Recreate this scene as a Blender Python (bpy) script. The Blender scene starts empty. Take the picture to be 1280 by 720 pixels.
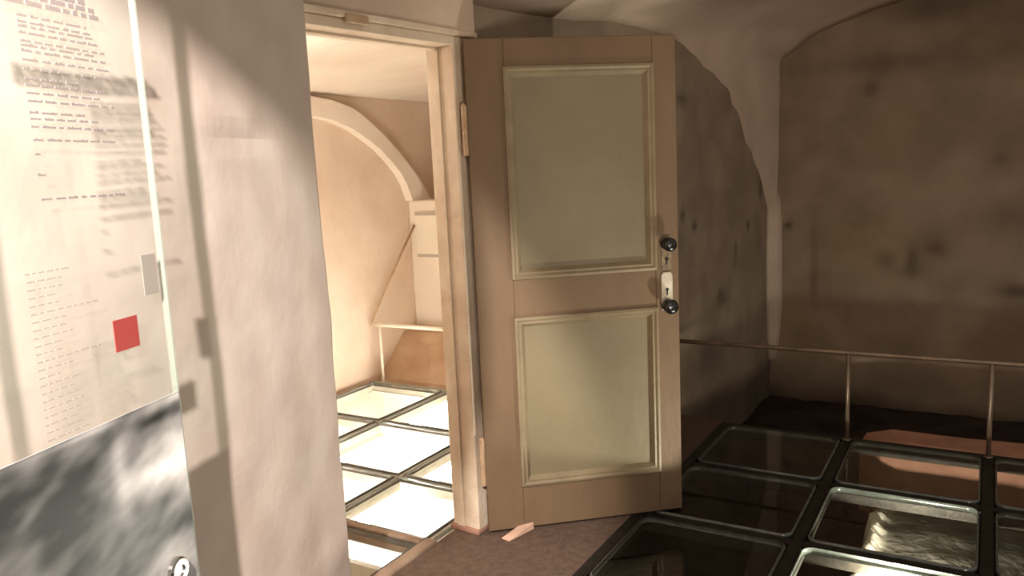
import bpy, bmesh, math, random
from mathutils import Vector, Matrix, noise
R = math.radians
random.seed(7)
sc = bpy.context.scene
COL = sc.collection

# ------------------------------------------------------------------ camera
PITCH, ROLL, CAM_H = R(8.6), R(2.7), 1.5
fw = Vector((0, math.cos(PITCH), -math.sin(PITCH)))
r0 = Vector((1, 0, 0)); u0 = Vector((0, math.sin(PITCH), math.cos(PITCH)))
ri = math.cos(ROLL) * r0 - math.sin(ROLL) * u0
up = math.cos(ROLL) * u0 + math.sin(ROLL) * r0
cam_d = bpy.data.cameras.new('camera'); cam = bpy.data.objects.new('camera', cam_d); COL.objects.link(cam)
cam_d.sensor_width = 36; cam_d.lens = 1000 / 1280 * 36; cam_d.clip_start = 0.02
M4 = Matrix((ri, up, -fw)).transposed().to_4x4(); M4.translation = Vector((0, 0, CAM_H))
cam.matrix_world = M4
sc.camera = cam

# ------------------------------------------------------------------ light and exposure
sc.view_settings.view_transform = 'Standard'; sc.view_settings.look = 'None'
sc.view_settings.exposure = 0.0; sc.view_settings.gamma = 1.0; sc.view_settings.use_curve_mapping = False
wd = bpy.data.worlds.new('World'); sc.world = wd; wd.use_nodes = True
wd.node_tree.nodes['Background'].inputs[0].default_value = (1.0, 0.89, 0.78, 1)
wd.node_tree.nodes['Background'].inputs[1].default_value = 0.36

def lamp(name, kind, loc, target, power, color, **kw):
    l = bpy.data.lights.new(name, kind); l.energy = power; l.color = color
    for k, v in kw.items(): setattr(l, k, v)
    o = bpy.data.objects.new(name, l); COL.objects.link(o); o.location = loc
    if target is not None:
        o.rotation_euler = (Vector(target) - Vector(loc)).to_track_quat('-Z', 'Y').to_euler()
    return o
# picture spotlight on the ceiling by the exhibit wall
lamp('panel_spotlight', 'SPOT', (-.489, -.286, 2.4), (-0.90, 1.05, 1.5), 900, (1, .94, .905),
     spot_size=R(56), spot_blend=0.25, shadow_soft_size=0.028)
# added fill lights: a dim one overhead, one from below brightening the vault
lamp('room_fill', 'AREA', (0.5, 0.0, 2.7), (1.0, 4.0, 0.8), 5, (1, .84, .66), shape='DISK', size=0.6)
lamp('inner_room_fill', 'POINT', (-1.386, 3.516, 1.75), None, 32, (1, .94, .87), shadow_soft_size=0.08)  # unseen fill added to brighten the jamb reveal
lamp('vault_fill', 'SPOT', (1.3, -.4, .45), (1.5, 5.0, 2.5), 250, (1, .88, .76), spot_size=R(70), spot_blend=1.0, shadow_soft_size=0.3)

# ------------------------------------------------------------------ frames of the place
def dirs(deg):
    a = R(deg); return Vector((math.sin(a), math.cos(a), 0)), Vector((math.cos(a), -math.sin(a), 0))
ga, gb = dirs(31)                 # glass floor grid
wd_, wn = dirs(36)                # doorway wall (direction, normal into the room)
hp = Vector((-0.165, 3.173, 0))   # doorway wall origin at hinge jamb
lf, ln = dirs(14); ld = -lf       # exhibit wall runs back towards the camera
E = hp - 0.84 * wd_ + 0.148 * wn
K = Vector((2.024, 6.187, 0))     # far room corner
re_, rm = dirs(122); rm = rm      # right wall
if (Vector((0, 0, 0)) - K).dot(rm) < 0: rm = -rm
dd, dn = dirs(80.3)               # open door leaf
hd = Vector((-0.141, 3.126, 0))
Z = Vector((0, 0, 1))
def G(a, b, z=0): return ga * a + gb * b + Z * z
def Wp(s, z, d=0): return hp + wd_ * s + wn * d + Z * z
def Lp(t, z, d=0): return E + ld * t + ln * d + Z * z
def Rp(t, z, d=0): return K + re_ * t + rm * d + Z * z
def Dp(u, z, d=0): return hd + dd * u + dn * d + Z * z

# ------------------------------------------------------------------ materials
def lin(c):
    return tuple(((x / 255) / 12.92 if x / 255 <= .04045 else ((x / 255 + .055) / 1.055) ** 2.4) for x in c) + (1,)
MATS = {}
def mat(name, rgb, rgb2=None, scale=6.0, rough=.8, bump=.0, bscale=30, metal=0, spec=.3, vcol=False, detail=6, stretch=None):
    m = bpy.data.materials.new(name); m.use_nodes = True
    nt = m.node_tree; N = nt.nodes; L = nt.links; p = N['Principled BSDF']
    p.inputs['Roughness'].default_value = rough; p.inputs['Metallic'].default_value = metal
    p.inputs['Specular IOR Level'].default_value = spec
    tc = N.new('ShaderNodeTexCoord'); src = tc.outputs['Object']
    if stretch:
        mp = N.new('ShaderNodeMapping'); mp.inputs['Scale'].default_value = stretch; L.new(src, mp.inputs[0]); src = mp.outputs[0]
    nz = N.new('ShaderNodeTexNoise'); nz.inputs['Scale'].default_value = scale; nz.inputs['Detail'].default_value = detail
    L.new(src, nz.inputs['Vector'])
    rp = N.new('ShaderNodeValToRGB'); rp.color_ramp.elements[0].position = .32; rp.color_ramp.elements[1].position = .68
    rp.color_ramp.elements[0].color = lin(rgb2 or rgb); rp.color_ramp.elements[1].color = lin(rgb)
    L.new(nz.outputs['Fac'], rp.inputs[0])
    out = rp.outputs[0]
    if vcol:
        at = N.new('ShaderNodeAttribute'); at.attribute_name = 'Col'
        mx = N.new('ShaderNodeMix'); mx.data_type = 'RGBA'; mx.blend_type = 'MULTIPLY'; mx.inputs['Factor'].default_value = 1
        L.new(out, mx.inputs['A']); L.new(at.outputs['Color'], mx.inputs['B']); out = mx.outputs['Result']
    L.new(out, p.inputs['Base Color'])
    if bump:
        n2 = N.new('ShaderNodeTexNoise'); n2.inputs['Scale'].default_value = bscale; n2.inputs['Detail'].default_value = 5
        L.new(src, n2.inputs['Vector'])
        b = N.new('ShaderNodeBump'); b.inputs['Strength'].default_value = bump; b.inputs['Distance'].default_value = .02
        L.new(n2.outputs['Fac'], b.inputs['Height']); L.new(b.outputs[0], p.inputs['Normal'])
    MATS[name] = m; return m
def glass(name, tint, refl_rough=.03, ior=1.45, milk=0, milk_col=(200, 200, 195)):
    m = bpy.data.materials.new(name); m.use_nodes = True
    nt = m.node_tree; N = nt.nodes; L = nt.links; N.remove(N['Principled BSDF'])
    o = N['Material Output']
    t = N.new('ShaderNodeBsdfTransparent'); t.inputs[0].default_value = tint
    g = N.new('ShaderNodeBsdfGlossy'); g.inputs['Roughness'].default_value = refl_rough
    f = N.new('ShaderNodeFresnel'); f.inputs[0].default_value = ior
    ge = N.new('ShaderNodeNewGeometry'); iv = N.new('ShaderNodeMath'); iv.operation = 'SUBTRACT'; iv.inputs[0].default_value = 1
    L.new(ge.outputs['Backfacing'], iv.inputs[1]); mu = N.new('ShaderNodeMath'); mu.operation = 'MULTIPLY'
    L.new(f.outputs[0], mu.inputs[0]); L.new(iv.outputs[0], mu.inputs[1])     # reflect on the entry face only (thin sheet)
    mx = N.new('ShaderNodeMixShader'); L.new(mu.outputs[0], mx.inputs[0])
    base = t.outputs[0]
    if milk:
        d = N.new('ShaderNodeBsdfDiffuse'); d.inputs[0].default_value = lin(milk_col)
        m2 = N.new('ShaderNodeMixShader'); m2.inputs[0].default_value = milk
        L.new(t.outputs[0], m2.inputs[1]); L.new(d.outputs[0], m2.inputs[2]); base = m2.outputs[0]
    L.new(base, mx.inputs[1]); L.new(g.outputs[0], mx.inputs[2]); L.new(mx.outputs[0], o.inputs[0])
    MATS[name] = m; return m
def emit(name, rgb, s):
    m = bpy.data.materials.new(name); m.use_nodes = True; p = m.node_tree.nodes['Principled BSDF']
    p.inputs['Base Color'].default_value = (.8, .8, .8, 1)
    p.inputs['Emission Color'].default_value = lin(rgb); p.inputs['Emission Strength'].default_value = s
    MATS[name] = m; return m

mat('plaster_left', (200, 184, 170), (188, 168, 154), 5, .9, .10, 14, vcol=True)
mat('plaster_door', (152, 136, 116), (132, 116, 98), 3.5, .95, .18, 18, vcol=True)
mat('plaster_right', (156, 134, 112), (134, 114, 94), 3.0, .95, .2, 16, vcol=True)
mat('plaster_vault', (206, 184, 162), (188, 166, 144), 3.0, .95, .2, 14)
mat('plaster_inner', (226, 206, 186), (214, 190, 168), 3.0, .9, .15, 14)
mat('plaster_pale', (236, 224, 208), (228, 212, 194), 3.0, .9, .15, 14)
mat('brick_brown', (202, 170, 140), (182, 146, 114), 5, .9, .4, 20)
mat('brick_red', (164, 124, 104), (134, 96, 80), 6, .9, .4, 24)
mat('frame_paint', (222, 204, 180), (204, 182, 156), 9, .55, .2, 40)
mat('door_paint', (116, 93, 69), (101, 80, 58), 4, .6, .15, 30, stretch=(1, 1, .45))
mat('door_panel_paint', (124, 112, 86), (115, 102, 77), 3, .5, .1, 30)
mat('moulding_paint', (136, 121, 94), (121, 105, 80), 8, .45, .15, 40)
mat('hinge_paint', (190, 160, 128), (168, 136, 104), 20, .5, .1, 40)
mat('steel_dark', (58, 54, 46), (40, 37, 32), 12, .45, .1, 60, metal=.6)
mat('steel_pale', (178, 176, 160), (156, 152, 136), 12, .4, .05, 60)
mat('bar_brown', (150, 128, 108), (124, 102, 84), 12, .5, .1, 60)
mat('rail_metal', (150, 128, 108), (120, 100, 84), 10, .35, 0, metal=.5, spec=.5)
mat('handrail_brown', (190, 160, 130), (170, 140, 110), 10, .5)
mat('rail_white', (226, 216, 200), (212, 200, 180), 10, .35, 0, spec=.5)
mat('chrome', (200, 196, 190), (170, 166, 160), 10, .2, 0, metal=1)
mat('black_iron', (22, 18, 16), (12, 10, 9), 20, .25, .1, 60, spec=.7)
mat('enamel_white', (214, 206, 186), (176, 160, 134), 14, .35, .05, 40, spec=.5)
mat('plate_worn', (150, 132, 104), (96, 80, 60), 30, .45, .1, 60)
mat('floor_brown', (104, 84, 70), (84, 66, 54), 30, .9, .5, 120, stretch=(1, 1, 1))
mat('soil', (62, 48, 36), (36, 27, 20), 5, 1, .7, 18)
mat('soil_under', (66, 58, 42), (40, 36, 28), 6, 1, .6, 20)
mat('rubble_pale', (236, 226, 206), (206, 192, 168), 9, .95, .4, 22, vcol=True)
mat('kerb_stone', (196, 144, 118), (168, 120, 96), 7, .9, .4, 24)
mat('pit_white', (228, 224, 214), (212, 206, 194), 4, .9, .1, 20)
mat('wedge_wood', (214, 178, 154), (196, 156, 130), 20, .7)
mat('print_red', (152, 62, 56), (146, 58, 52), 5, .5)
mat('print_ink', (138, 126, 120), (126, 116, 112), 5, .6)
mat('print_photo', (255, 255, 255), (240, 238, 236), 30, .4, vcol=True)
mat('print_grey', (132, 124, 112), (122, 114, 104), 5, .6)
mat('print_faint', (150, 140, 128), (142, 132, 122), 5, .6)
mat('paper', (236, 226, 208), (228, 216, 196), 6, .8)
mat('paper_grey', (186, 174, 158), (176, 164, 148), 6, .8)
mat('glass_rim', (92, 94, 90), (70, 72, 68), 20, .15, 0, spec=.9)
glass('floor_glass', (.87, .89, .85, 1))
glass('floor_glass_clear', (.955, .965, .95, 1))
glass('panel_glass', (.97, .98, .97, 1), milk=.06, milk_col=(236, 230, 222), ior=1.25)
glass('panel_edge_glass', (.86, .90, .86, 1), milk=.45, milk_col=(176, 182, 170), ior=1.25)
emit('tube_glow', (255, 246, 238), 75)

# ------------------------------------------------------------------ mesh helpers
def link(name, bm, m, parent=None, smooth=False, bevel=0, seg=2):
    bmesh.ops.recalc_face_normals(bm, faces=bm.faces)
    me = bpy.data.meshes.new(name); bm.to_mesh(me); bm.free()
    o = bpy.data.objects.new(name, me); COL.objects.link(o)
    ms = m if isinstance(m, list) else [m]
    for x in ms: me.materials.append(MATS[x])
    if smooth:
        for p in me.polygons: p.use_smooth = True
    if bevel:
        b = o.modifiers.new('bevel', 'BEVEL'); b.width = bevel; b.segments = seg; b.limit_method = 'ANGLE'; b.angle_limit = R(40)
    if parent is not None:
        o.parent = parent; o.matrix_parent_inverse = Matrix.Translation(-parent.location)
    return o
def empty(name, loc):
    o = bpy.data.objects.new(name, None); COL.objects.link(o); o.location = loc; o.empty_display_size = .1
    return o
def tag(o, label, cat, group=None):
    o['label'] = label; o['category'] = cat
    if group: o['group'] = group
    return o
def struct(o, label=None):
    o['kind'] = 'structure'
    if label: o['label'] = label
    return o
def box8(bm, P):
    """P: 4 bottom pts, 4 top pts"""
    v = [bm.verts.new(p) for p in P]
    for f in ((0, 1, 2, 3), (7, 6, 5, 4), (0, 4, 5, 1), (1, 5, 6, 2), (2, 6, 7, 3), (3, 7, 4, 0)):
        bm.faces.new([v[i] for i in f])
def fbox(bm, F, a0, a1, z0, z1, d0, d1):
    """box in a wall frame F(along, z, depth)"""
    box8(bm, [F(a0, z0, d0), F(a1, z0, d0), F(a1, z0, d1), F(a0, z0, d1), F(a0, z1, d0), F(a1, z1, d0), F(a1, z1, d1), F(a0, z1, d1)])
def gbox(bm, a0, a1, b0, b1, z0, z1):
    box8(bm, [G(a0, b0, z0), G(a1, b0, z0), G(a1, b1, z0), G(a0, b1, z0), G(a0, b0, z1), G(a1, b0, z1), G(a1, b1, z1), G(a0, b1, z1)])
def tube(bm, pts, r, n=12):
    rings = []
    for i, p in enumerate(pts):
        p = Vector(p)
        t = (Vector(pts[min(i + 1, len(pts) - 1)]) - Vector(pts[max(i - 1, 0)])).normalized()
        x = t.cross(Z if abs(t.z) < .9 else Vector((1, 0, 0))).normalized(); y = t.cross(x)
        rings.append([bm.verts.new(p + (x * math.cos(k * 2 * math.pi / n) + y * math.sin(k * 2 * math.pi / n)) * r) for k in range(n)])
    for A, B in zip(rings, rings[1:]):
        for k in range(n): bm.faces.new((A[k], A[(k + 1) % n], B[(k + 1) % n], B[k]))
    bm.faces.new(rings[0][::-1]); bm.faces.new(rings[-1])
def lathe(bm, c, axis, prof, n=20):
    """prof: (radius, height along axis)"""
    axis = Vector(axis).normalized(); x = axis.cross(Z if abs(axis.z) < .9 else Vector((1, 0, 0))).normalized(); y = axis.cross(x)
    rings = []
    for r, h in prof:
        rings.append([bm.verts.new(Vector(c) + axis * h + (x * math.cos(k * 2 * math.pi / n) + y * math.sin(k * 2 * math.pi / n)) * max(r, 1e-4)) for k in range(n)])
    for A, B in zip(rings, rings[1:]):
        for k in range(n): bm.faces.new((A[k], A[(k + 1) % n], B[(k + 1) % n], B[k]))
    bm.faces.new(rings[0][::-1]); bm.faces.new(rings[-1])
def grid_slab(name, m, F, x0, x1, z0, z1, thick, step, colfn=None, disp=None, parent=None, hole=None, smooth=True):
    """a wall slab with a finely divided front face carrying stains in colour attribute Col; depth goes to -thick"""
    bm = bmesh.new(); nx = max(1, round((x1 - x0) / step)); nz = max(1, round((z1 - z0) / step))
    cl = bm.verts.layers.float_color.new('Col')
    V = {}
    def vert(i, j):
        if (i, j) not in V:
            x = x0 + (x1 - x0) * i / nx; z = z0 + (z1 - z0) * j / nz
            v = bm.verts.new(F(x, z, disp(x, z) if disp else 0)); c = colfn(x, z) if colfn else (1, 1, 1)
            v[cl] = (*c, 1); V[(i, j)] = v
        return V[(i, j)]
    for i in range(nx):
        for j in range(nz):
            bm.faces.new((vert(i, j), vert(i + 1, j), vert(i + 1, j + 1), vert(i, j + 1)))
    bs = [F(x0, z0, -thick), F(x1, z0, -thick), F(x1, z1, -thick), F(x0, z1, -thick)]
    bv = [bm.verts.new(p) for p in bs]
    for v in bv: v[cl] = (1, 1, 1, 1)
    bm.faces.new(bv[::-1])
    bm.faces.new([bv[0], bv[1]] + [V[(i, 0)] for i in range(nx, -1, -1)])
    bm.faces.new([bv[2], bv[3]] + [V[(i, nz)] for i in range(nx + 1)])
    bm.faces.new([bv[1], bv[2]] + [V[(nx, j)] for j in range(nz, -1, -1)])
    bm.faces.new([bv[3], bv[0]] + [V[(0, j)] for j in range(nz + 1)])
    return link(name, bm, m, parent)
def nz3(x, y, z=0, s=1.0): return noise.noise(Vector((x * s, y * s, z)))
def blob(x, z, cx, cz, rx, rz): return math.exp(-((x - cx) / rx) ** 2 - ((z - cz) / rz) ** 2)

# ------------------------------------------------------------------ SETTING
# exhibit wall on the left
def left_col(t, z):
    k = 1 - .06 * max(0, nz3(t, z, 3, 3)); return (k, k, k)
def left_disp(t, z):
    e = max(0, 1 - t / .05)                                   # rounded, uneven plaster arris at the doorway
    return -.045 * e * e + .006 * nz3(t, z, 1, 2.5) + .004 * nz3(t, z, 5, 7) \
        - .006 * blob(t, z, .40, 1.60, .16, .03)
def LpE(t, z, d=0):
    w = .010 * nz3(z, 0, 2, 2.2) * max(0, 1 - t / .3)
    return Lp(t + w, z, d)
struct(grid_slab('wall_left', 'plaster_left', LpE, 0, 3.2, 0, 2.75, .22, .025, left_col, left_disp),
       'pale rough plaster wall with rounded edge beside the doorway')
# doorway wall: piece over the opening and piece behind the open door
STD = [(2.07, 1.16, .035, .035, .7), (2.25, 1.08, .03, .03, .8), (3.22, 1.0, .03, .03, .85), (2.71, .55, .12, .06, .6), (2.68, .60, .05, .03, .4),
       (2.97, .86, .025, .06, .45), (2.96, .75, .03, .04, .35), (3.48, 1.26, .035, .09, .6), (2.08, 1.85, .09, .035, .5), (2.5, .2, .25, .2, .35), (2.05, 1.02, .05, .1, .3)]
def door_col(s, z):
    k = 1.0 + .07 * nz3(s, z, 4, 2.2)
    for c in STD: k *= 1 - c[4] * blob(s, z, *c[:4])
    k *= 1 - .55 * max(0, min(1, (-.02 - z + .12 * nz3(s, z, 8, 2)) / .12))     # damp dark foot of the wall
    return (k, k * .985, k * .97)
def wdisp(s, z): return .006 * nz3(s, z, 9, 1.6) + .005 * nz3(s, z, 2, 6)
wf = struct(grid_slab('wall_front', 'plaster_door', Wp, .085, 3.85, -.75, 2.9, .12, .03, door_col, lambda s, z: wdisp(s, z) if s > .3 else 0),
       'grimy grey plaster wall behind the open door')
bm = bmesh.new(); fbox(bm, Wp, -1.15, .085, 2.02, 2.9, .02, -.12)
bmx = link('wall_front_lintel', bm, 'plaster_vault'); bmx.name = 'wall_lintel'; struct(bmx, 'plaster wall above the door head')
# right wall
STR = [(.13, .96, .03, .03, .8), (.83, .71, .07, .07, .42), (.99, .71, .04, .10, .5), (.97, .62, .12, .06, .3), (1.14, .80, .06, .05, .4), (1.65, .51, .16, .05, .6),
       (1.25, .52, .08, .1, .25), (.70, 1.93, .05, .06, .35), (.75, 2.1, .5, .08, .3), (1.9, 2.3, .6, .3, .5), (1.1, 2.45, .4, .12, .45), (1.5, 1.39, .06, .06, .25), (1.6, 1.0, .3, .12, .2)]
def right_col(t, z):
    k = 1.0 + .16 * nz3(t, z, 7, 2.0) + .06 * nz3(t, z, 1, 7)
    for c in STR: k *= 1 - c[4] * blob(t, z, *c[:4])
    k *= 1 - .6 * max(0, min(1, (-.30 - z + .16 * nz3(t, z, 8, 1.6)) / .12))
    y = max(0, nz3(t, z, 13, 1.8))
    return (k, k * (1 - .03 * y), k * (1 - .25 * y))
struct(grid_slab('wall_right', 'plaster_right', Rp, -.1, 4.2, -.9, 2.95, .2, .03, right_col, wdisp),
       'stained brown plaster wall on the right behind the low rail')
# vault: webs springing from the far corner between the two wall arches
A_ = [(3.70, .90), (3.63, 1.07), (3.36, 1.42), (2.99, 1.75), (2.66, 1.945), (2.30, 2.09), (1.96, 2.19), (1.3, 2.21), (.75, 2.17), (.05, 2.15), (-.5, 2.22), (-1.1, 2.34)]
B_ = [(.03, .90), (.035, 1.2), (.04, 1.6), (.05, 2.0), (.06, 2.2), (.17, 2.28), (.34, 2.38), (.76, 2.50), (1.2, 2.56), (1.7, 2.61), (2.6, 2.66), (3.8, 2.7)]
bm = bmesh.new(); rows = []
def crom(P, i, f):
    p = [P[max(0, min(len(P) - 1, i + k))] for k in (-1, 0, 1, 2)]
    return tuple(.5 * (2 * p[1][c] + (p[2][c] - p[0][c]) * f + (2 * p[0][c] - 5 * p[1][c] + 4 * p[2][c] - p[3][c]) * f * f + (3 * p[1][c] - p[0][c] - 3 * p[2][c] + p[3][c]) * f ** 3) for c in (0, 1))
for i in range(len(A_) - 1):
    for q in range(6):
        s, z = crom(A_, i, q / 6); t, z2 = crom(B_, i, q / 6)
        P, Q = Wp(s, z, -.03), Rp(t, z2, -.03); row = []
        for k in range(15):
            f = k / 14; c = P.lerp(Q, f)
            c.z += .10 * math.sin(math.pi * f) * min(1, (P - Q).length / 2.5)
            row.append(bm.verts.new(c))
        rows.append(row)
for r1, r2 in zip(rows, rows[1:]):
    for k in range(14): bm.faces.new((r1[k], r1[k + 1], r2[k + 1], r2[k]))
vo = struct(link('ceiling', bm, 'plaster_vault', smooth=True), 'pale plaster cellar vault springing from the corner')
sm = vo.modifiers.new('solid', 'SOLIDIFY'); sm.thickness = .05; sm.offset = 0
# pale plaster corner strip under the springing
bm = bmesh.new()
P = [Wp(3.62, 0, .0), Wp(3.66, 0, .03), Rp(.05, 0, .03), Rp(.09, 0, 0), K + Vector((.12, .12, 0)) * .5]
def ring_at(z, sc_=1): return [bm.verts.new(Vector((K.x + (p.x - K.x) * sc_, K.y + (p.y - K.y) * sc_, z))) for p in P]
prev = None
for z, s_ in ((-.1, .5), (.1, .8), (.35, 1.0), (.8, 1.0), (.95, 1.0), (1.2, .8)):
    cur = ring_at(z, s_)
    if prev:
        for k in range(5): bm.faces.new((prev[k], prev[(k + 1) % 5], cur[(k + 1) % 5], cur[k]))
    else: bm.faces.new(cur[::-1])
    prev = cur
bm.faces.new(prev)
struct(link('trim_1', bm, 'plaster_vault', smooth=True), 'pale plaster strip down the far corner')

# unseen slab added by the picture light; its curved edge cuts the wall beam
Ls = Vector((-.489, -.286, 2.4)); bm = bmesh.new(); pv = None
for t, z in ((2.4, 2.62), (1.5, 2.13), (1.1, 1.965), (.81, 1.86), (.72, 1.82), (.59, 1.775), (.41, 1.71), (.26, 1.64), (.16, 1.56), (.05, 1.43), (-.03, 1.25), (-.07, 1.0), (-.10, .6), (-.2, .35), (-1.3, .3)):
    q = Ls.lerp(Lp(t, z), .30)
    c = [bm.verts.new(q), bm.verts.new(q + ln * .05), bm.verts.new(Vector((q.x, q.y, 2.75)) + ln * .05), bm.verts.new(Vector((q.x, q.y, 2.75)))]
    if pv:
        for k in range(4): bm.faces.new((pv[k], pv[(k + 1) % 4], c[(k + 1) % 4], c[k]))
    else: bm.faces.new(c[::-1])
    pv = c
bm.faces.new(pv)
struct(link('beam_cutter', bm, 'plaster_vault'))

# floor: brown matting, round the glass fields
bm = bmesh.new()
gbox(bm, -1.6, 2.41, -1.89, 3.0, -.12, 0); gbox(bm, 2.41, 4.42, -1.89, -1.275, -.12, 0); gbox(bm, 2.41, 4.42, .705, 3.0, -.12, 0)
struct(link('floor', bm, 'floor_brown'), 'dark brown matting floor between the two glass fields')
# excavation soil under and beyond the glass
bm = bmesh.new(); g = {}
for i in range(60):
    for j in range(60):
        a = 2.36 + i * .075; b = -1.9 + j * .09
        z = -.47 + .035 * nz3(a, b, 3, 3) + .02 * nz3(a, b, 8, 9) + .05 * max(0, a - 5)
        g[i, j] = bm.verts.new(G(a, b, z))
for i in range(59):
    for j in range(59): bm.faces.new((g[i, j], g[i + 1, j], g[i + 1, j + 1], g[i, j + 1]))
struct(link('floor_excavation', bm, 'soil', smooth=True), 'dark earth of the excavation beyond the low rail')

# inner room shell
bm = bmesh.new()
def Fw(a, z, d=0): return G(a, -3.86 + d, z)
fbox(bm, Fw, .9, 6.4, -.8, 2.5, 0, -.2)
struct(link('wall_far', bm, 'plaster_inner'), 'cream back wall of the bright inner room')
bm = bmesh.new()                                             # blind arch rib on that wall
out = [(3.70, 2.03), (4.10, 1.995), (4.30, 1.95), (4.44, 1.88), (4.62, 1.77), (4.77, 1.65), (4.92, 1.52), (5.04, 1.40), (5.13, 1.28)]
inn = [(3.66, 1.92), (4.08, 1.865), (4.28, 1.81), (4.43, 1.74), (4.56, 1.67), (4.68, 1.58), (4.77, 1.50), (4.84, 1.41), (4.90, 1.28)]
pv = None
for o_, i_ in zip(out, inn):
    c = [bm.verts.new(Fw(o_[0], o_[1], 0)), bm.verts.new(Fw(o_[0], o_[1], .07)), bm.verts.new(Fw(i_[0], i_[1], .07)), bm.verts.new(Fw(i_[0], i_[1], -.02))]
    if pv:
        for k in range(4): bm.faces.new((pv[k], pv[(k + 1) % 4], c[(k + 1) % 4], c[k]))
    else: bm.faces.new(c[::-1])
    pv = c
bm.faces.new(pv)
struct(link('trim_2', bm, 'plaster_pale'), 'pale plaster arch band on the inner room wall')
bm = bmesh.new(); gbox(bm, 4.93, 5.7, -3.86, -1.95, -.7, 1.28)
struct(link('wall_end', bm, 'plaster_pale', bevel=.01), 'pale low wall at the end of the inner room')
bm = bmesh.new(); gbox(bm, 5.7, 5.9, -3.9, -1.6, -.7, 2.5)
struct(link('wall_end_upper', bm, 'plaster_inner'), 'cream wall above the low end wall')
bm = bmesh.new(); box8(bm, [G(.9, -3.9, 2.035), G(6, -3.9, 2.035), G(6, -1.5, 2.30), G(.9, -1.9, 2.30), G(.9, -3.9, 2.4), G(6, -3.9, 2.4), G(6, -1.5, 2.45), G(.9, -1.9, 2.45)])
struct(link('ceiling', bm, 'plaster_pale'), 'cream ceiling of the inner room')
bm = bmesh.new(); gbox(bm, .9, 1.1, -3.86, -1.9, -.5, 2.4)
struct(link('wall_near', bm, 'plaster_inner'))
bm = bmesh.new(); gbox(bm, 1.1, 4.34, -3.86, -1.9, -.40, -.34)
gbox(bm, 4.30, 4.36, -3.86, -1.92, -.40, -.06)
gbox(bm, 1.1, 4.36, -1.90, -1.88, -.40, -.005)
gbox(bm, 2.415, 2.445, -3.86, -1.9, -.40, -.17)  # partition added to keep tube light off the pane nearest the doorway
struct(link('floor_lightwell', bm, 'pit_white'), 'white lit pit below the inner glass floor')
bm = bmesh.new(); gbox(bm, 4.36, 4.95, -3.86, -1.9, -.7, -.25)
struct(link('floor_recess', bm, 'brick_brown'))
# ------------------------------------------------------------------ door frame
fr = empty('trim_3', Wp(0, 0)); struct(fr, 'worn cream painted wooden door frame')
def fpart(name, m, *bx, bevel=.004):
    bm = bmesh.new()
    for q in bx: fbox(bm, Wp, *q)
    return link(name, bm, m, fr, bevel=bevel)
fpart('jamb', 'frame_paint', (-.045, .055, .0, 1.97, .012, -.125), (.055, .085, .0, 2.02, .005, -.12))
fpart('jamb', 'frame_paint', (-.95, -.84, .0, 1.97, .012, -.125))
fpart('header', 'frame_paint', (-.95, .09, 1.965, 2.0, .012, -.125), (-.95, .09, 2.0, 2.022, .03, -.14))
fpart('strike_plate', 'hinge_paint', (-.60, -.50, 1.985, 2.012, .036, .02), bevel=.003)
fpart('door_stop', 'frame_paint', (-.052, -.045, 0.01, 1.965, -.06, -.10), (-.84, -.045, 1.955, 1.965, -.06, -.10), bevel=.002)
fpart('jamb_foot', 'brick_red', (-.06, .075, 0, .022, .018, -.135), bevel=.006)

# ------------------------------------------------------------------ the open door
door = empty('door_1', hd.copy()); struct(door, 'open two-panel cream and brown painted wooden door'); door['category'] = 'door'
W_, H0, H1, TH = .843, .012, 1.987, .036
bm = bmesh.new()
uL, uR = .150, .745
zs = (.195, .897, 1.060, 1.876)
fbox(bm, Dp, 0, uL, H0, H1, 0, -TH); fbox(bm, Dp, uR, W_, H0, H1, 0, -TH)
fbox(bm, Dp, uL, uR, H0, zs[0], 0, -TH); fbox(bm, Dp, uL, uR, zs[1], zs[2], -.001, -TH); fbox(bm, Dp, uL, uR, zs[3], H1, 0, -TH)
leaf = link('door_leaf', bm, 'door_paint', door, bevel=.003)
def mould_ring(u0_, u1_, z0, z1):
    bm = bmesh.new(); loops = []
    for off, h in ((-.006, 0), (-.004, .009), (.006, .012), (.014, .006), (.022, .007), (.034, -.008), (.038, -.014)):
        loops.append([bm.verts.new(Dp(u, z, h)) for u, z in ((u0_ + off, z0 + off), (u1_ - off, z0 + off), (u1_ - off, z1 - off), (u0_ + off, z1 - off))])
    for A, B in zip(loops, loops[1:]):
        for k in range(4): bm.faces.new((A[k], A[(k + 1) % 4], B[(k + 1) % 4], B[k]))
    return bm
for z0, z1 in ((zs[2], zs[3]), (zs[0], zs[1])):
    bm = bmesh.new(); fbox(bm, Dp, uL - .002, uR + .002, z0 - .002, z1 + .002, -.012, -.028)
    pn = link('door_panel', bm, 'door_panel_paint', door)
    link('moulding', mould_ring(uL, uR, z0, z1), 'moulding_paint', door)
# hinges
for z0, z1 in ((1.55, 1.74), (.21, .41)):
    bm = bmesh.new()
    c = hd + dn * -.006 + dd * -.011
    lathe(bm, c + Z * z0, Z, [(.0, 0), (.011, .002), (.011, (z1 - z0) / 2 - .002), (.0095, (z1 - z0) / 2), (.011, (z1 - z0) / 2 + .002), (.011, z1 - z0 - .002), (.006, z1 - z0 + .008)], 14)
    fbox(bm, Dp, -.012, .001, z0, z1, -.004, -.028)
    link('hinge', bm, 'hinge_paint', door, smooth=False)
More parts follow.
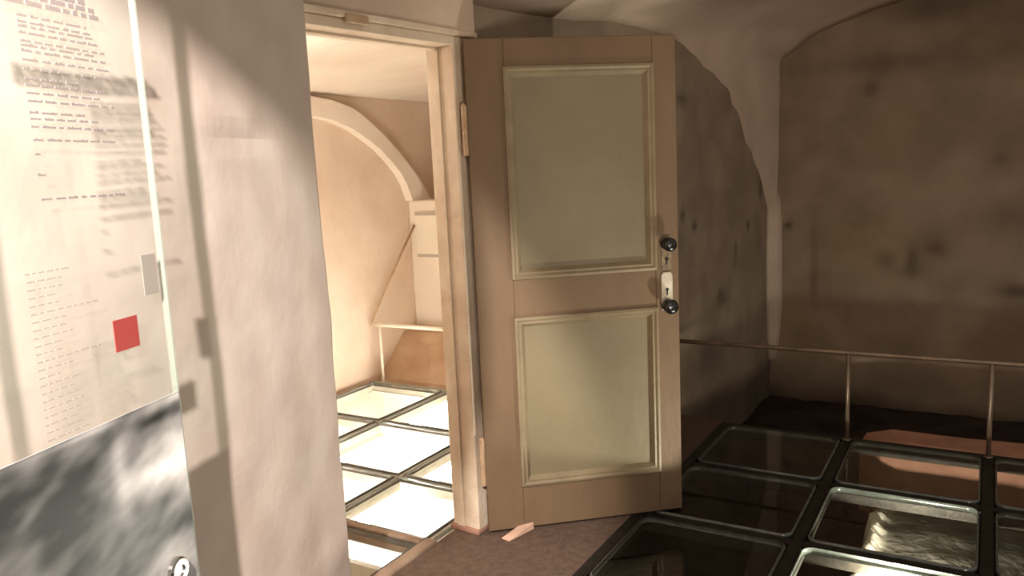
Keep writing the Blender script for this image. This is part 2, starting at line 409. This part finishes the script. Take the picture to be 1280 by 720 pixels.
# lock furniture on the free stile
bm = bmesh.new(); fbox(bm, Dp, .768, .812, 1.055, 1.195, .003, -.001)
up_ = link('escutcheon', bm, 'plate_worn', door, bevel=.002); up_['label'] = 'worn grey escutcheon plate'
bm = bmesh.new(); lathe(bm, Dp(.790, 1.160, .003), dn, [(.024, 0), (.024, .004), (.012, .008), (.010, .022), (.024, .030), (.029, .040), (.026, .052), (.014, .058), (.0, .059)], 22)
k1 = link('door_knob', bm, 'black_iron', up_, smooth=True)
bm = bmesh.new(); lathe(bm, Dp(.790, 1.098, .0025), dn, [(.008, 0), (.008, .0015), (0, .0016)], 14); fbox(bm, Dp, .7865, .7935, 1.075, 1.098, .0042, .001)
link('keyhole', bm, 'black_iron', up_)
bm = bmesh.new()
pts = [(.768, .885), (.812, .885), (.814, .9), (.814, 1.03), (.806, 1.043), (.774, 1.043), (.766, 1.03), (.766, .9)]
lo = [bm.verts.new(Dp(u, z, 0)) for u, z in pts]; hi = [bm.verts.new(Dp(u, z, .005)) for u, z in pts]
for k in range(8): bm.faces.new((lo[k], lo[(k + 1) % 8], hi[(k + 1) % 8], hi[k]))
bm.faces.new(hi); bm.faces.new(lo[::-1])
lp = link('lock_plate', bm, 'enamel_white', door, bevel=.001); lp['label'] = 'white enamel lock plate'
bm = bmesh.new(); lathe(bm, Dp(.790, .972, .0045), dn, [(.007, 0), (.007, .0015), (0, .0016)], 14); fbox(bm, Dp, .787, .793, .948, .972, .0062, .003)
link('keyhole', bm, 'black_iron', lp)
bm = bmesh.new(); lathe(bm, Dp(.791, .905, .005), dn, [(.026, 0), (.026, .004), (.013, .008), (.011, .022), (.026, .030), (.031, .041), (.027, .053), (.014, .058), (.0, .059)], 22)
link('door_knob', bm, 'black_iron', lp, smooth=True)

# wedge under the door
bm = bmesh.new()
A, B = Vector((-.075, 3.065, 0)), Vector((.03, 3.17, 0)); x_ = (B - A).normalized(); y_ = Vector((x_.y, -x_.x, 0)) * .022
v = [bm.verts.new(p) for p in (A - y_, A + y_, B + y_, B - y_, A - y_ + Z * .004, A + y_ + Z * .004, B + y_ * .9 + Z * .030, B - y_ * .9 + Z * .030)]
for f in ((0, 1, 2, 3), (7, 6, 5, 4), (0, 4, 5, 1), (1, 5, 6, 2), (2, 6, 7, 3), (3, 7, 4, 0)): bm.faces.new([v[i] for i in f])
wg = link('door_wedge', bm, 'wedge_wood', bevel=.002); wg.location.z = .001
tag(wg, 'small pale pink wooden wedge on the floor under the open door', 'doorstop')

# ------------------------------------------------------------------ glass floors
def pane(name, a0, a1, b0, b1, gm, label, cat, group, r=.05, g_=.027):
    root = empty(name, G((a0 + a1) / 2, (b0 + b1) / 2, 0)); tag(root, label, cat, group)
    n = 6
    a0 += g_; a1 -= g_; b0 += g_; b1 -= g_
    def loop(off):
        P = []
        for ca, cb, st in ((a1 - r, b1 - r, 0), (a0 + r, b1 - r, 90), (a0 + r, b0 + r, 180), (a1 - r, b0 + r, 270)):
            for k in range(n + 1):
                t = R(st + 90 * k / n); P.append((ca + (r - off) * math.cos(t), cb + (r - off) * math.sin(t)))
        return P
    bm = bmesh.new(); L0 = loop(.006)
    lo = [bm.verts.new(G(a, b, -.022)) for a, b in L0]; hi = [bm.verts.new(G(a, b, .004)) for a, b in L0]
    bm.faces.new(hi); bm.faces.new(lo[::-1])
    for k in range(len(lo)): bm.faces.new((lo[k], lo[(k + 1) % len(lo)], hi[(k + 1) % len(lo)], hi[k]))
    link('pane', bm, gm, root)
    bm = bmesh.new(); prof = [(.0062, -.022), (0, -.020), (0, 0.000), (.003, .0035), (.0085, .0048)]
    rings = [[bm.verts.new(G(a, b, z)) for a, b in loop(o)] for o, z in prof]
    for A, B in zip(rings, rings[1:]):
        m_ = len(A)
        for k in range(m_): bm.faces.new((A[k], A[(k + 1) % m_], B[(k + 1) % m_], B[k]))
    e = link('polished_edge', bm, 'glass_rim', root, smooth=True); e['label'] = 'bright polished glass edge'
    return root
def field(avals, bvals, skip, m, name, label, z0=-.07, w1=.022, w2=.035):
    root = empty(name, G(avals[0], bvals[0], 0)); tag(root, label, 'floor frame')
    for b in bvals:
        bm = bmesh.new(); gbox(bm, avals[0] - .02, avals[-1] + .02, b - w1, b + w1, z0, -.003); 
        gbox(bm, avals[0] - .02, avals[-1] + .02, b - w2, b + w2, -.045, -.0225); link('beam', bm, m, root)
    for a in avals:
        bm = bmesh.new(); gbox(bm, a - w1, a + w1, bvals[0] - .02, bvals[-1] + .02, z0, -.004)
        gbox(bm, a - w2, a + w2, bvals[0] - .02, bvals[-1] + .02, -.045, -.0235); link('crossbar', bm, m, root)
    return root
RA = [2.43, 3.07, 3.71, 4.37]; RB = [-1.25, -.60, .04, .69]
field(RA, RB, (), 'steel_dark', 'steel_grid', 'dark steel grid carrying the glass floor on the right')
LBL = {(2, 0): 'dark glass floor pane in the far left corner by the rail, nearest the dark pit',
       (1, 0): 'dark glass floor pane half hidden by the door edge, middle of the left row',
       (0, 0): 'dark glass floor pane beside the brown matting under the open door',
       (2, 1): 'glass floor pane at the rail in front of the pink stone kerb',
       (1, 1): 'glass floor pane with a jagged bright streak of lit rubble below',
       (0, 1): 'nearest glass floor pane over a bright white lit patch at bottom edge',
       (2, 2): 'glass floor pane at the rail by the right picture edge',
       (1, 2): 'glass floor pane at the right edge, right of the streaked pane'}
for (i, j), lb in LBL.items():
    pane('glass_panel', RA[i], RA[i + 1], RB[j], RB[j + 1], 'floor_glass', lb, 'glass panel', 'glass floor panes in the dark room')
IA = [1.78, 2.43, 2.96, 3.62, 4.32]; IB = [-3.82, -3.17, -2.49, -1.935]
ig = field(IA, IB, (), 'steel_pale', 'steel_grid', 'grey grid carrying the lit glass floor of the inner room', w1=.008, w2=.014)
bm = bmesh.new(); gbox(bm, 1.75, 2.46, -1.944, -1.885, -.06, .012); e = link('edge_bar', bm, 'bar_brown', ig, bevel=.012, seg=3); e['label'] = 'brown rounded edge bar'
bm = bmesh.new(); gbox(bm, 2.411, 2.449, -3.82, -1.946, -.06, .010); e = link('edge_bar', bm, 'bar_brown', ig, bevel=.008, seg=3); e['label'] = 'brown rounded crossbar'
bm = bmesh.new(); gbox(bm, 4.331, 4.37, -3.83, -1.945, -.06, -.003); link('end_bar', bm, 'steel_pale', ig)
ILB = {(0, 2): 'dim grey green glass floor pane in the doorway, nearest the threshold',
       (1, 2): 'bright glass floor pane second from the threshold, beside the door jamb',
       (2, 2): 'bright glass floor pane third from the threshold, by the jamb',
       (3, 2): 'lit glass floor pane at the far end of the row by the jamb',
       (2, 1): 'white glowing glass floor pane in the middle row of the inner room',
       (1, 1): 'white glowing glass floor pane beside the left wall edge of the doorway',
       (3, 1): 'lit glass floor pane at the foot of the inner room rail',
       (3, 0): 'lit glass floor pane in the far left corner against the cream wall',
       (2, 0): 'lit glass floor pane along the cream wall, seen at the doorway edge'}
for (i, j), lb in ILB.items():
    pane('glass_panel', IA[i] + (.012 if i == 1 else 0), IA[i + 1] - (.012 if i == 0 else 0), IB[j], IB[j + 1], 'floor_glass_clear', lb, 'glass panel', 'lit glass floor panes in the inner room', .012, .011)
# tube lights fixed under the inner beams
for q, b in enumerate((-3.17, -2.49)):
    bm = bmesh.new(); tube(bm, [G(2.5, b, -.13), G(4.28, b, -.13)], .02, 10)
    o = link('tube_light', bm, 'tube_glow', smooth=True)
    tag(o, 'glowing tube light under the inner glass floor, ' + ('by the cream wall' if q == 0 else 'on the doorway side'), 'light', 'tube lights under the inner glass')

# rubble mound under the right field with a small lamp beside it
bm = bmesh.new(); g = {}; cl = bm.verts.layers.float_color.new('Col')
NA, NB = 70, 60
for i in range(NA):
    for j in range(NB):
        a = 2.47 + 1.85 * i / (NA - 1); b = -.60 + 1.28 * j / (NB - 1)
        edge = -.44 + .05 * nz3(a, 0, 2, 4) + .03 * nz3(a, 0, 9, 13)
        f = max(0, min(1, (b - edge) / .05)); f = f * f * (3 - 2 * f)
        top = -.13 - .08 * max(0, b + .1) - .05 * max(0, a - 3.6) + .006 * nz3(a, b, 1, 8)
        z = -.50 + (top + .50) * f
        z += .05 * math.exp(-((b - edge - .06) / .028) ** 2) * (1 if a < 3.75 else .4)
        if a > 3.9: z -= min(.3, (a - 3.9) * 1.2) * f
        g[i, j] = bm.verts.new(G(a, b, z)); q = .26 + .74 * max(0, min(1, 1.5 * math.exp(-((b - edge - .065) / .04) ** 2))) + .35 * max(0, min(1, (3.12 - a) / .1))   # lit streak along the lip and lit patch in front painted into the colour
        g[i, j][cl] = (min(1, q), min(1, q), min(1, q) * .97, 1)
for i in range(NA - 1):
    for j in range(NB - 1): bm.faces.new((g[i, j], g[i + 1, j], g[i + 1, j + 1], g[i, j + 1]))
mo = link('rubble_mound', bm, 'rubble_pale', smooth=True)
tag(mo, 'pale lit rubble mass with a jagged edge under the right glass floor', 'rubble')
lamp('underfloor_lamp', 'POINT', G(2.98, -.24, -.10), None, 95, (1, .94, .88), shadow_soft_size=.015)

# stone kerb beyond the rail
bm = bmesh.new(); g = []
for i in range(26):
    b = -.56 + i * .13
    w = .05 * nz3(b, 0, 3, 2); e = min(1, (i + 1) / 2.0)
    row = [(4.50, -.5), (4.47, -.10 * 1 - .02), (4.50, -.075), (4.62 + w, -.07 + .01 * nz3(b, 1, 0, 6)), (4.86 + w, -.085), (4.92 + w, -.14), (4.92 + w, -.5)]
    c = 4.70
    g.append([bm.verts.new(G(c + (a - c) * (.6 + .4 * e), b, z if z < -.3 else z - .05 * (1 - e))) for a, z in row])
for A, B in zip(g, g[1:]):
    for k in range(7): bm.faces.new((A[k], A[(k + 1) % 7], B[(k + 1) % 7], B[k]))
bm.faces.new(g[0]); bm.faces.new(g[-1][::-1])
ks = link('stone_kerb', bm, 'kerb_stone', smooth=False)
tag(ks, 'low pinkish brown stone kerb in the excavation just behind the rail', 'kerb')

# ------------------------------------------------------------------ railings
def rail(name, label, a, b0, b1, z0, z1, posts, m, rt, pm):
    root = empty(name, G(a, posts[0], 0)); tag(root, label, 'railing')
    bm = bmesh.new(); n = 14
    tube(bm, [G(a, b0 + (b1 - b0) * k / n, z0 + (z1 - z0) * k / n) for k in range(n + 1)], rt); link('top_rail', bm, m, root, smooth=True)
    for p in posts:
        bm = bmesh.new(); h = z0 + (z1 - z0) * (p - b0) / (b1 - b0)
        tube(bm, [G(a, p, -.002), G(a, p, h - .002)], .011); lathe(bm, G(a, p, -.002), Z, [(.02, 0), (.02, .006), (.013, .008)], 16)
        link('post', bm, pm, root, smooth=True)
    return root
rail('guard_rail', 'low brown metal guard rail along the far edge of the right glass floor', 4.345, -1.50, 1.2, .465, .475, (-.60, .04, .69), 'rail_metal', .0125, 'rail_metal')
ir = rail('guard_rail', 'low white rail across the far end of the lit inner glass floor', 4.352, -3.78, -2.0, .425, .43, (-3.74, -2.49), 'rail_white', .016, 'rail_white')
bm = bmesh.new(); gbox(bm, 4.349, 4.355, -3.72, -2.0, .03, .41)
glass('rail_glass', (.97, .97, .96, 1)); link('glass_infill', bm, 'rail_glass', ir)
bm = bmesh.new(); tube(bm, [G(4.34, -3.815, .425), G(4.6, -3.815, .73), G(4.93, -3.815, 1.09)], .009)
hr = link('handrail', bm, 'handrail_brown', smooth=True); tag(hr, 'thin brown handrail sloping up along the cream wall of the inner room', 'handrail')

# brown brick ramp below the end wall
bm = bmesh.new()
pr = [(4.40, -.3), (4.44, 0.0), (4.60, .13), (4.77, .285), (4.93, .31), (4.93, -.3)]
L0 = [bm.verts.new(G(a, -3.86, z)) for a, z in pr]; L1 = [bm.verts.new(G(a, -1.95, z)) for a, z in pr]
for k in range(6): bm.faces.new((L0[k], L0[(k + 1) % 6], L1[(k + 1) % 6], L1[k]))
bm.faces.new(L0[::-1]); bm.faces.new(L1)
o = link('brick_ramp', bm, 'brick_brown'); tag(o, 'brown sloping masonry ramp at the foot of the inner end wall', 'masonry')

# notice on the end wall
nt_ = empty('paper_notice', G(4.928, -3.66, .86)); tag(nt_, 'white paper notice hanging on the inner end wall above the rail', 'notice')
bm = bmesh.new(); gbox(bm, 4.922, 4.929, -3.795, -3.42, .865, 1.17); link('sheet', bm, 'paper', nt_)
bm = bmesh.new(); gbox(bm, 4.918, 4.929, -3.795, -3.42, .845, .868); link('bottom_batten', bm, 'paper_grey', nt_)
bm = bmesh.new(); gbox(bm, 4.918, 4.929, -3.795, -3.42, 1.165, 1.19); link('top_batten', bm, 'paper_grey', nt_)

# ------------------------------------------------------------------ exhibit panels on the left wall
PD = .10
def exhibit(t0, t1, z0, z1, label):
    root = empty('exhibit_panel', Lp((t0 + t1) / 2, z0, PD)); tag(root, label, 'panel', 'glass exhibit panels')
    bm = bmesh.new(); fbox(bm, Lp, t0 + .004, t1 - .004, z0, z1, PD, PD - .012); link('glass_sheet', bm, 'panel_glass', root)
    bm = bmesh.new(); fbox(bm, Lp, t0, t0 + .004, z0, z1, PD + .0005, PD - .0125)
    e = link('glass_edge', bm, 'panel_edge_glass', root); e['label'] = 'bright polished edge'
    return root
P1 = exhibit(.892, 1.352, .62, 2.1, 'tall glass text panel with red square and grey photo by the doorway')
P2 = exhibit(1.362, 1.95, .62, 2.1, 'glass panel cut off at the left picture edge, left of the text panel')
# lines of small print
bm = bmesh.new()
ys = [8, 15, 23, 38, 45, 50, 57, 66, 71, 77, 87, 97, 108, 115, 124, 133, 146, 153, 162, 177, 193, 217, 245]
rt_ = [1.0, .98, .97, 1.0, .985, .99, .98, .965, .99, .965, .96, .955, 1.02, .975, .99, .955, 1.03, 1.0, .96, .955, 1.13, 1.12, .955]
for y, tr in zip(ys, rt_):
    z = 1.772 - (y - 30) * .00134; t = 1.165 if y > 24 else 1.30
    h = .0030 if y > 24 else .007
    tr += .022
    while t - tr > .008:
        w = random.uniform(.010, .034); w = min(w, t - tr)
        x = t
        while x - (t - w) > .002:                           # each word is a run of letter strokes
            q = random.uniform(.0022, .0042); hh = h * random.choice((1, 1, 1, 1.45))
            fbox(bm, Lp, x - q + .0008, x, z - h / 2, z - h / 2 + hh, PD + .0012, PD + .0002); x -= q
        t -= w + .005
link('small_print', bm, 'print_ink', P1)
bm = bmesh.new()
for k in range(22):
    z = 1.372 - k * .0125; t = 1.215; tr = 1.12 + .05 * random.random() if k not in (5, 11) else 1.07
    while t - tr > .006:
        w = random.uniform(.006, .018); fbox(bm, Lp, t - w, t, z, z + .0018, PD + .0012, PD + .0002); t -= w + .004
link('small_print', bm, 'print_faint', P1)
bm = bmesh.new(); fbox(bm, Lp, .986, 1.046, 1.212, 1.268, PD + .0016, PD + .0002)
o = link('red_square', bm, 'print_red', P1); o['label'] = 'printed red square'
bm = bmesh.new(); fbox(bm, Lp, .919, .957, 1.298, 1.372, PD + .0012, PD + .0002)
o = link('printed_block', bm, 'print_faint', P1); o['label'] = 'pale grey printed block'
def photo_col(t, z):
    t -= .026; z -= .01
    q = .27 + .20 * nz3(t * 9, (z + .25 * t) * 24, 4) + .10 * nz3(t * 25, (z + .25 * t) * 60, 9)
    q += .45 * blob(t, z, .90, .985, .10, .055) + .35 * blob(t, z, .87, .93, .05, .05) + .35 * blob(t, z, .97, .96, .09, .02)
    q += .40 * blob(t, z, .86, 1.082, .06, .008) + .25 * blob(t, z, 1.12, 1.085, .09, .006)
    q -= .28 * blob(t, z, .95, 1.06, .08, .012)
    q -= .26 * blob(t, z, .90, .835, .07, .022) + .12 * blob(t, z, 1.0, .86, .06, .02)
    q -= .14 * blob(t, z, 1.2, .86, .12, .14)
    q += .20 * blob(t, z, 1.045, .99, .018, .09)
    q -= .22 * blob(t, z, 1.16, .99, .07, .07) + .22 * blob(t, z, 1.32, 1.0, .1, .06)
    q += .22 * blob(t, z, .93, .77, .12, .045) + .12 * blob(t, z, 1.25, .93, .05, .05)
    q = max(.04, min(.92, q)); q = q ** 1.5
    return (q * 1.04, q * .97, q * .90)
def PhF(t, z, d=0): return Lp(t, z, PD + .0012 + d)
o = grid_slab('printed_photo', 'print_photo', PhF, .896, 1.350, .625, 1.10, .001, .006, photo_col, parent=P1, smooth=False); o['label'] = 'blurred grey photograph of rubble'
o = grid_slab('printed_photo', 'print_photo', PhF, 1.364, 1.945, .625, 1.09, .001, .008, photo_col, parent=P2, smooth=False)
for root, ts in ((P1, (.961, 1.29)), (P2, (1.43, 1.88))):
    for t in ts:
        for z in (.762, 2.0):
            bm = bmesh.new()
            lathe(bm, Lp(t, z, .0), ln, [(.010, .009), (.010, PD - .013), (.024, PD - .012), (.024, PD + .001), (.026, PD + .002), (.026, PD + .010), (.022, PD + .014), (.012, PD + .014), (.010, PD + .010), (0, PD + .010)], 24)
            link('standoff', bm, 'chrome', root, smooth=False)
